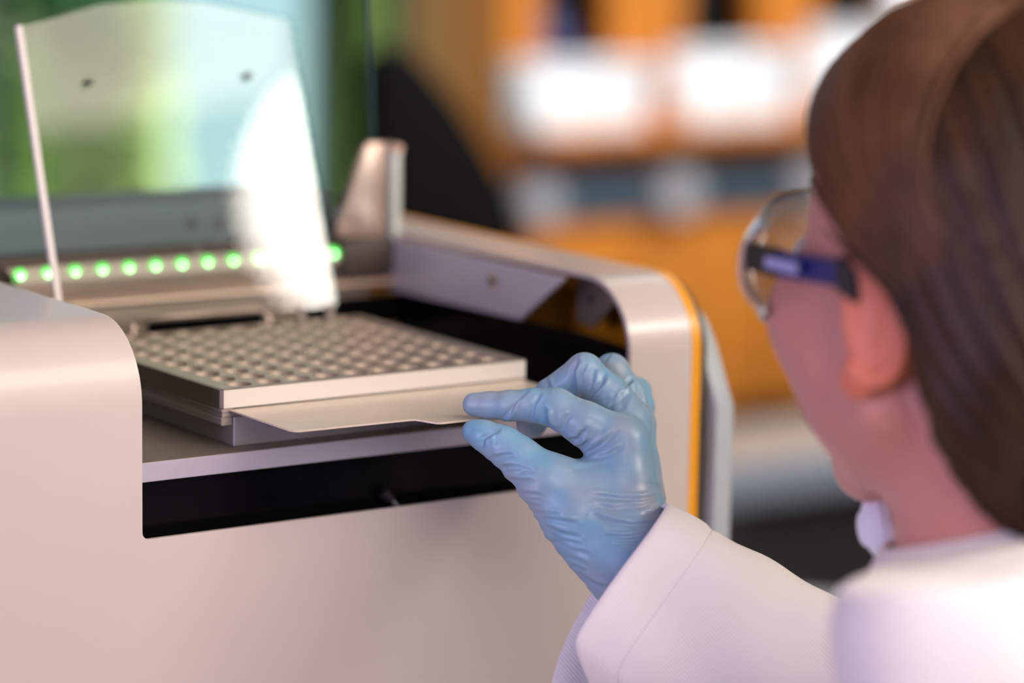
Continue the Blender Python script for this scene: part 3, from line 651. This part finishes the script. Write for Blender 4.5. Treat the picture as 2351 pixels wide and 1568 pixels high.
# sleeve
def sleeve():
    rim = [(1533, 1156, 1378), (1512, 1190, 1366), (1480, 1235, 1360), (1432, 1298, 1356), (1383, 1366, 1354), (1348, 1420, 1354), (1316, 1474, 1356), (1330, 1520, 1362), (1358, 1580, 1372), (1370, 1640, 1386), (1340, 1668, 1404), (1290, 1640, 1418),
           (1262, 1575, 1424), (1285, 1500, 1426), (1320, 1425, 1427), (1355, 1365, 1427), (1410, 1290, 1427), (1460, 1225, 1422), (1505, 1172, 1405), (1528, 1154, 1392)]
    rim = np.array([W(*p) for p in rim]); n = len(rim)
    # resample to 80 points
    L_ = np.r_[0, np.cumsum(np.linalg.norm(np.diff(np.vstack([rim, rim[:1]]), axis=0), axis=1))]; NN = 96
    tt = np.linspace(0, L_[-1], NN, endpoint=False); RR = np.stack([np.interp(tt, L_, np.r_[rim[:, i], rim[0, i]]) for i in range(3)], 1)
    for _ in range(2): RR = .5*RR+.25*(np.roll(RR, 1, 0)+np.roll(RR, -1, 0))
    cen = RR.mean(0)
    ec = W(2230, 1905, 1392); axis = ec-W(1425, 1330, 1390); axis /= np.linalg.norm(axis)
    rel = RR-cen; rel = rel-np.outer(rel@axis, axis)
    # angular target ellipse ring at the elbow
    upv = UP-axis*(UP@axis); upv /= np.linalg.norm(upv); fv = np.cross(axis, upv)
    ang = np.arctan2(rel@fv, rel@upv)
    E = ec+(np.cos(ang)[:, None]*upv*64+np.sin(ang)[:, None]*fv*44)
    rings = []; K = 60
    for k in range(K+1):
        s = k/K; ring = RR*(1-s)+E*s
        # fold relief
        th_ = ang; n1 = ring-(cen*(1-s)+ec*s); n1 /= np.linalg.norm(n1, axis=1)[:, None]
        amp = min(1, s*9); rl = amp*(1.1*np.sin(th_*3+s*9)*np.exp(-((s-.25)/.3)**2)+.9*np.sin(th_*5-s*16+1)+.8*np.sin(th_*2+s*30))
        hem = 0.9*math.exp(-((s-.115)/.006)**2)*-1
        rings.append(ring+n1*(rl+hem)[:, None])
    inner = []
    for k in (0, 3, 8, 14):
        ring = rings[k]; c_ = ring.mean(0); n1 = ring-c_; ln = np.linalg.norm(n1, axis=1)[:, None]; inner.append(ring-n1/ln*1.3)
    allr = inner[::-1]+rings; V = np.concatenate(allr); F = []
    for i in range(len(allr)-1):
        for k in range(NN): F.append((i*NN+k, i*NN+(k+1) % NN, (i+1)*NN+(k+1) % NN, (i+1)*NN+k))
    return V, np.array(F), rings, NN
SV, SF, rings, NN = sleeve()
ct = quadmesh('right_sleeve', SV, SF, M['cloth'], pe); ct['label'] = 'white cotton coat sleeve with stitched hem'
st_v, st_f = [], []
for k in range(0, NN*2):
    i = (k//2) % NN; 
    a = rings[7][i]; b = rings[7][(i+1) % NN]; p = a*(1-(k % 2)*.5)+b*(k % 2)*.5; e = p+(b-a)*.26; c_ = rings[7].mean(0)
    o_ = (p-c_)/np.linalg.norm(p-c_)*.15; v_, f_ = tube_geo([tuple(p+o_), tuple(e+o_)], .22, 4); kk = len(st_v); st_v += v_; st_f += [tuple(x+kk for x in f) for f in f_]
stt = mesh('stitches', st_v, st_f, M['thread'], ct); stt['kind'] = 'stuff'
# head frame
hh, hp, hr = R(6), R(-1), R(2)
fwd = np.array([math.sin(hh)*math.cos(hp), math.cos(hh)*math.cos(hp), math.sin(hp)]); rgt = np.array([math.cos(hh), -math.sin(hh), 0]); upw = np.cross(rgt, fwd)
HR = np.stack([rgt, fwd, upw], 1)     # local -> world
O = W(1978, 722, 1190)-HR@np.array([-64, -2, 0])
def hl(p): return O+HR@np.asarray(p, float)
NB = W(2345, 1225, 1232)               # neck base
LS = W(2275, 1510, 1110); RS = W(2720, 1480, 1395); EL = W(2230, 1905, 1392); WR = W(1560, 1390, 1400)
def coat_raw(P):
    d = smin(cap(P, LS, RS, 50, 50), ell(P, (LS+RS)/2+np.array([10, -10, -150]), (135, 108, 200)), 40)
    d = smin(d, cap(P, LS, LS+np.array([-18, -30, -240]), 54, 46), 16)
    d = smin(d, cap(P, NB+np.array([4, -6, 20]), (LS+RS)/2, 57, 60), 26)
    d = smin(d, cap(P, NB+np.array([-6, -12, 0]), (LS+NB)/2, 54, 54), 20)
    d = smin(d, cap(P, NB+np.array([0, -20, -18]), LS+np.array([4, 4, 8]), 46, 50), 24)
    d = smin(d, cap(P, RS, EL, 50, 44), 8)
    top = P[:, 2]-(NB[2]+5)-((P-NB)@np.array([.35, -.93, 0]))*.28
    return smax(d, top, 4)
def coat(P):
    f = 1.6*np.sin(P@np.array([.05, -.03, .02])*2+np.sin(P[:, 2]*.05)*2)+1.2*np.sin(P@np.array([-.06, .05, .09]))
    return coat_raw(P)+f*.6
def body(P):
    q = (P-O)@HR
    sk = ell(q, (0, 0, 42), (65, 88, 75))
    fc = ell(q, (0, 36, -16), (65, 56, 70)); d = smin(sk, fc, 14)
    d = smin(d, cap(q, (-46, 2, -38), (-10, 66, -77), 15, 13), 12); d = smin(d, cap(q, (46, 2, -38), (10, 66, -77), 15, 13), 12)
    d = smin(d, ell(q, (0, 68, -76), (19, 16, 15)), 16)
    d = smin(d, ell(q, (-40, 60, -10), (23, 24, 24)), 12); d = smin(d, ell(q, (36, 62, -10), (22, 22, 22)), 12)
    d = smin(d, cap(q, (0, 86, 18), (0, 108, -15), 5.5, 8), 6)
    d = smin(d, cap(q, (-9, 96, -17), (9, 96, -17), 5.5, 5.5), 5); d = smin(d, ell(q, (0, 74, -45), (24, 17, 19)), 10)
    d = smin(d, cap(q, (-24, 84, 24), (24, 84, 24), 6, 6), 8)
    for s in (-1, 1): d = -smin(-d, ell(q, (s*27, 96, 12), (13, 13, 8)), 5)
    d = smin(d, cap(q, (-12, 88, -37), (12, 88, -37), 4, 4), 3); d = smin(d, cap(q, (-11, 87, -46), (11, 87, -46), 4.2, 4.2), 3)
    nk = cap(P, hl((0, -20, -20)), NB, 46, 50); nk = smin(nk, cap(P, hl((-4, 14, -50)), NB+np.array([0, 8, 0]), 34, 40), 14)
    d = smin(d, nk, 14)
    tor = coat_raw(P)+7.5
    arm = smin(cap(P, RS, EL, 34, 30), cap(P, EL, WR, 30, 18), 10)
    return smin(smin(d, tor, 8), arm, 4)
def ear(P, s=-1):
    q = (P-O)@HR-np.array([s*66, -6, 0]); a = R(28)*-s   # flares out behind
    c, s_ = math.cos(a), math.sin(a); x = q[:, 0]*c+q[:, 1]*s_; y = -q[:, 0]*s_+q[:, 1]*c; q = np.stack([x, y, q[:, 2]], 1)
    d = ell(q, (0, -6, 2), (4.5, 16, 29)); bowl = ell(q, (s*5.5, -3, 3), (4.5, 10, 20)); d = -smin(-d, bowl, 2)
    t = np.linspace(-.4, PI+.6, 14); hx = [np.array([s*2.2, -6-15*math.sin(a_), 2+27*math.cos(a_)]) for a_ in t]
    for i in range(13): d = smin(d, cap(q, hx[i], hx[i+1], 3.2, 3.2), 2)
    return smin(d, ell(q, (0, 2, -26), (4, 8, 8)), 4)
bp = np.array([NB-90, NB+90, hl((-80, -100, 130)), hl((80, 115, -90)), LS-60, RS+60, EL-45, EL+45, WR-25, LS+np.array([-70, -70, -265]), (LS+RS)/2+np.array([140, 100, -345]), (LS+RS)/2-np.array([130, 120, 345])])
V, F = polygonise(body, bp.min(0)-5, bp.max(0)+5, 2.6, 6)
bd = quadmesh('body', V, F, M['skin'], pe); bd['label'] = 'head, neck and skin of the woman, seen from behind her left side'
for s in (-1, 1):
    c = hl((s*70, -8, 0)); V, F = polygonise(lambda P: ear(P, s), c-40, c+40, 1.1, 6)
    e = quadmesh('ear', V, F, M['ear'], bd)
for s in (-1, 1):
    c = hl((s*27, 84, 12)); V, F = polygonise(lambda P: np.linalg.norm(P-c, axis=1)-10.5, c-14, c+14, 1.6, 4); quadmesh('eye', V, F, M['eye'], bd)
lp = []
for z_, y_, r_ in ((-38, 89.5, 3.6), (-45.5, 88.5, 3.9)):
    a_ = [hl((x_, y_-abs(x_)**2*.035, z_)) for x_ in (-13, -7, 0, 7, 13)]
    tube('lip', [tuple(p_) for p_ in a_], [1, r_*.8, r_, r_*.8, 1], M['lips'], bd, 10)
# hair
HC = np.array([0, -2, 44.0]); HRAD = np.array([73, 97, 85.0])
def hair(P):
    q = (P-O)@HR
    d = ell(q, HC, HRAD)
    back = smin(ell(q, (0, -48, -8), (64, 56, 78)), cap(q, (0, -62, -40), (10, -92, -95), 40, 24), 20)
    d = smin(d, back, 18)
    # hairline: keep behind a slanted, curved boundary
    y, z = q[:, 1], q[:, 2]; ax_ = np.abs(q[:, 0])
    yc = np.interp(z, [-130, -60, -20, 6, 26, 50, 80, 100, 130], [-46, -40, -32, -20, 2, 24, 46, 64, 96])
    cut = (y-yc)*.8
    return -smin(-d, -cut, 5)*1.0 if False else np.maximum(d, 0)*0+smax(d, cut, 7)
hp_ = np.array([hl((x, y, z)) for x in (-85, 85) for y in (-125, 100) for z in (-130, 138)])
V, F = polygonise(hair, hp_.min(0), hp_.max(0), 1.5, 6)
N_ = normals(hair, V); q = (V-O)@HR
hx = dirn((0, 140, 170)); h2 = np.cross(hx, (1, 0, 0)); qc = q-np.array([0, -8, 28]); ph = np.arctan2(qc[:, 0], qc@h2)*38+1.5*np.sin((q@hx)*.03); rl = .9*np.sin(ph*.9)+.7*np.sin(ph*2.1+1)+.5*np.sin(ph*4.3+q[:, 0]*.05)
V = V+N_*rl[:, None]*.8
ha = quadmesh('hair', V, F, M['hair'], bd); ha['label'] = 'long straight brown hair combed back behind the ear'
# strands laid over the cap
lv, lf = [], []
for k in range(230):
    s = -1 if k % 4 else 1
    y0 = rng.uniform(-.35, .86); u0 = dirn((s*rng.uniform(.0, .14), y0, math.sqrt(max(.05, 1-y0*y0)))); lat = rng.uniform(-.25, .25)
    u1 = dirn((s*.95, y0*.42+.0+lat*.3, .25+lat)); u2 = dirn((s*.80, -.45+y0*.12+lat*.3, -.35+lat*.5)); u3 = dirn((s*.15, -.85, -.55))
    pts = []; nseg = 22; t0 = rng.uniform(0, .12); t1 = rng.uniform(.8, 1)
    lift = rng.uniform(.2, 1.8)
    for i in range(nseg+1):
        t = t0+(t1-t0)*i/nseg; b = (1-t)**3*u0+3*(1-t)**2*t*u1*1.25+3*(1-t)*t*t*u2*1.2+t**3*u3; u = dirn(b)
        p = HC+u*(HRAD+lift)
        pts.append(p)
    pts = np.array(pts); yc = np.interp(pts[:, 2], [-130, -60, -20, 6, 26, 50, 80, 100, 130], [-46, -40, -32, -20, 2, 24, 46, 64, 96])
    keep = pts[:, 1] < yc+3
    i0 = 0
    while i0 < len(pts) and not keep[i0]: i0 += 1
    pts = pts[i0:]; keep = keep[i0:]
    if (~keep).any(): pts = pts[:np.argmin(keep)]
    if len(pts) < 6: continue
    Wd = [tuple(hl(p)) for p in pts]; r0 = rng.uniform(.9, 2.0); rad = [r0*(.25+.75*math.sin(PI*min(1, max(0, (i+.6)/(len(Wd)))))**.6) for i in range(len(Wd))]
    v_, f_ = tube_geo(Wd, rad, 5); kk = len(lv); lv += v_; lf += [tuple(x+kk for x in f) for f in f_]
hs_ = mesh('hair_strands', lv, lf, mat('hair_highlight', (.098, .042, .019), .45, spec=.25, var=.5, vscale=20), bd, True); hs_['kind'] = 'stuff'
# coat
cp = np.array([LS-75, RS+75, EL-60, EL+60, NB+90, LS+np.array([-90, -90, -300]), (LS+RS)/2+np.array([150, 130, -370]), (LS+RS)/2-np.array([140, 140, 370])])
V, F = polygonise(coat, cp.min(0)-5, cp.max(0)+5, 3.0, 6)
co_ = quadmesh('lab_coat', V, F, M['cloth'], pe); co_['label'] = 'white lab coat over the left shoulder'
# collar: folded band round the neck, the far tip showing below the chin
cv, cf = [], []
ring0 = []
tips = [(2040, 1236, 1262, 0), (2008, 1212, 1290, 0), (2030, 1180, 1306, 0)]
K = 40; ax0 = NB+np.array([0, 0, 0])
for j, (rr, zz) in enumerate(((60, -16), (58, 4), (56, 12), (58.5, 12.5), (63, 2), (70, -14), (69, -16))):
    for k in range(K):
        a = 2*PI*k/K; cv.append((ax0[0]+rr*math.cos(a), ax0[1]+rr*math.sin(a)*.95, ax0[2]+zz-5+17*math.cos(a+1.2)))
for j in range(6):
    for k in range(K): cf.append((j*K+k, j*K+(k+1) % K, (j+1)*K+(k+1) % K, (j+1)*K+k))
mesh('collar', cv, cf, M['cloth'], co_, True)
c = W(2018, 1196, 1292)
LAP0 = NB-RT*44+FW*36+np.array([0, 0, -12])
def lap(P):
    q = P-c; x = q@RT; y = q@FW; z = q@UP; Q = np.stack([x, y, z], 1)
    f = .7*np.sin(x*1.6+z*.25)
    d = smin(ell(Q, (0, 0, 0), (8.6, 16, 12.0)), cap(P, c+np.array([0, 0, -4]), LAP0, 8, 9), 5)
    return d+f*.5
V, F = polygonise(lap, np.minimum(c, LAP0)-26, np.maximum(c, LAP0)+26, 1.0, 4); quadmesh('lapel', V, F, mat('white_ribbed_cloth', (.84, .88, .92), .8), co_)
# ------------------------------------------------------------------ safety glasses
sg = thing('safety_glasses', 'clear wraparound safety glasses with dark blue temple arm worn by the woman', 'glasses', tuple(hl((0, 100, 12))))
# wrap lens: curved band in head space
def wrap(a): return (86*math.sin(a), 32+94*math.cos(a))
LV, LF = [], []; na, nz = 40, 14
for i in range(na+1):
    a = -R(62)+R(124)*i/na
    for j in range(nz+1):
        t = j/nz; zz = 37-54*t; zz2 = zz+ (0 if abs(a) < .3 else 0); nose = max(0, 1-abs(a)/.18)*max(0, t-.45)*30
        k = 1-.10*(2*t-1)**2; x, y = wrap(a); sh = 1-.35*max(0, (abs(a)-.6)/.5)*(abs(2*t-1))
        LV.append(tuple(hl((x*k, y*k-6, 14+(zz+nose-14)*sh))))
for i in range(na):
    for j in range(nz): LF.append((i*(nz+1)+j, (i+1)*(nz+1)+j, (i+1)*(nz+1)+j+1, i*(nz+1)+j+1))
le = mesh('lens', LV, LF, M['lens'], sg, True); md = le.modifiers.new('t', 'SOLIDIFY'); md.thickness = 2.0*S
edge = [LV[i*(nz+1)] for i in range(na+1)]; tube('lens_rim', edge, 1.5, mat('clear_rim', (.75, .78, .80), .15, trans=.6), sg, 8)
edge = [LV[i*(nz+1)+nz] for i in range(na+1)]; tube('lens_rim', edge, 1.5, bpy.data.materials['clear_rim'], sg, 8)
for s in (-1, 1):
    pth = [hl((s*76, 62, 17)), hl((s*75, 40, 16)), hl((s*72, 22, 16)), hl((s*70, 4, 16)), hl((s*68, -6, 12))]
    V, F_ = [], []
    def arm_seg(i0, i1, h, name, m, o=0):
        vv = []; ff = []
        for p in pth[i0:i1+1]:
            for dx, dz in ((-1.8-o, -h), (1.8+o, -h), (1.8+o, h), (-1.8-o, h)): vv.append(tuple(p+HR@np.array([dx, 0, dz])))
        n_ = i1-i0
        for i in range(n_):
            for k in range(4): ff.append((i*4+k, i*4+(k+1) % 4, (i+1)*4+(k+1) % 4, (i+1)*4+k))
        ff += [(3, 2, 1, 0), tuple(n_*4+k for k in range(4))]
        return mesh(name, vv, ff, m, sg)
    arm_seg(0, 4, 5.2, 'temple_arm', M['blueplas'])
    t_ = sg.children[-1]
    arm_seg(3, 4, 6.6, 'arm_tip', M['blackplas'], .8); arm_seg(0, 1, 5.6, 'hinge', M['blackplas'], .4)
    p0 = hl((s*78.2, 38, 16.2)); vv = [tuple(p0+HR@np.array([0, dy, dz])) for dy, dz in ((-15, -2.6), (9, -2.2), (9, 2.2), (-15, 2.2))]
    mesh('printed_mark', vv+[tuple(np.array(v)-HR@np.array([s*.5, 0, 0])) for v in vv], [(0, 1, 2, 3), (7, 6, 5, 4)], M['whiteprint'], sg)

# ------------------------------------------------------------------ round lamp (seen mirrored in the clear lid)
lc = np.array([883., -739., 556.]); ld_ = np.array([250., 187., 131.])-lc; ld_ /= np.linalg.norm(ld_)
la = thing('studio_lamp', 'round white lamp outside the picture, mirrored as a bright disc in the clear lid', 'lamp', (lc[0], lc[1], FZ))
vv, ff = tube_geo([tuple(lc-ld_*40), tuple(lc-ld_*2)], [110, 146], 40); mesh('lamp_shade', vv, ff, M['blackplas'], la, True, 40)
a1 = dirn(np.cross(ld_, (0, 0, 1))); a2 = np.cross(ld_, a1)
mesh('lamp_face', [tuple(lc+138*(a1*math.cos(2*PI*k/48)+a2*math.sin(2*PI*k/48))) for k in range(48)], [tuple(range(48))], M['lampface'], la)
tube('lamp_stand', [tuple(lc-ld_*30+np.array([0, 0, -100])), (lc[0]-ld_[0]*30, lc[1]-ld_[1]*30, FZ+2)], [12, 14], M['blackplas'], la, 12)
lathe('lamp_foot', [(150, 0), (150, 10), (30, 20)], (lc[0]-ld_[0]*30, lc[1]-ld_[1]*30, FZ), M['blackplas'], la, 24)
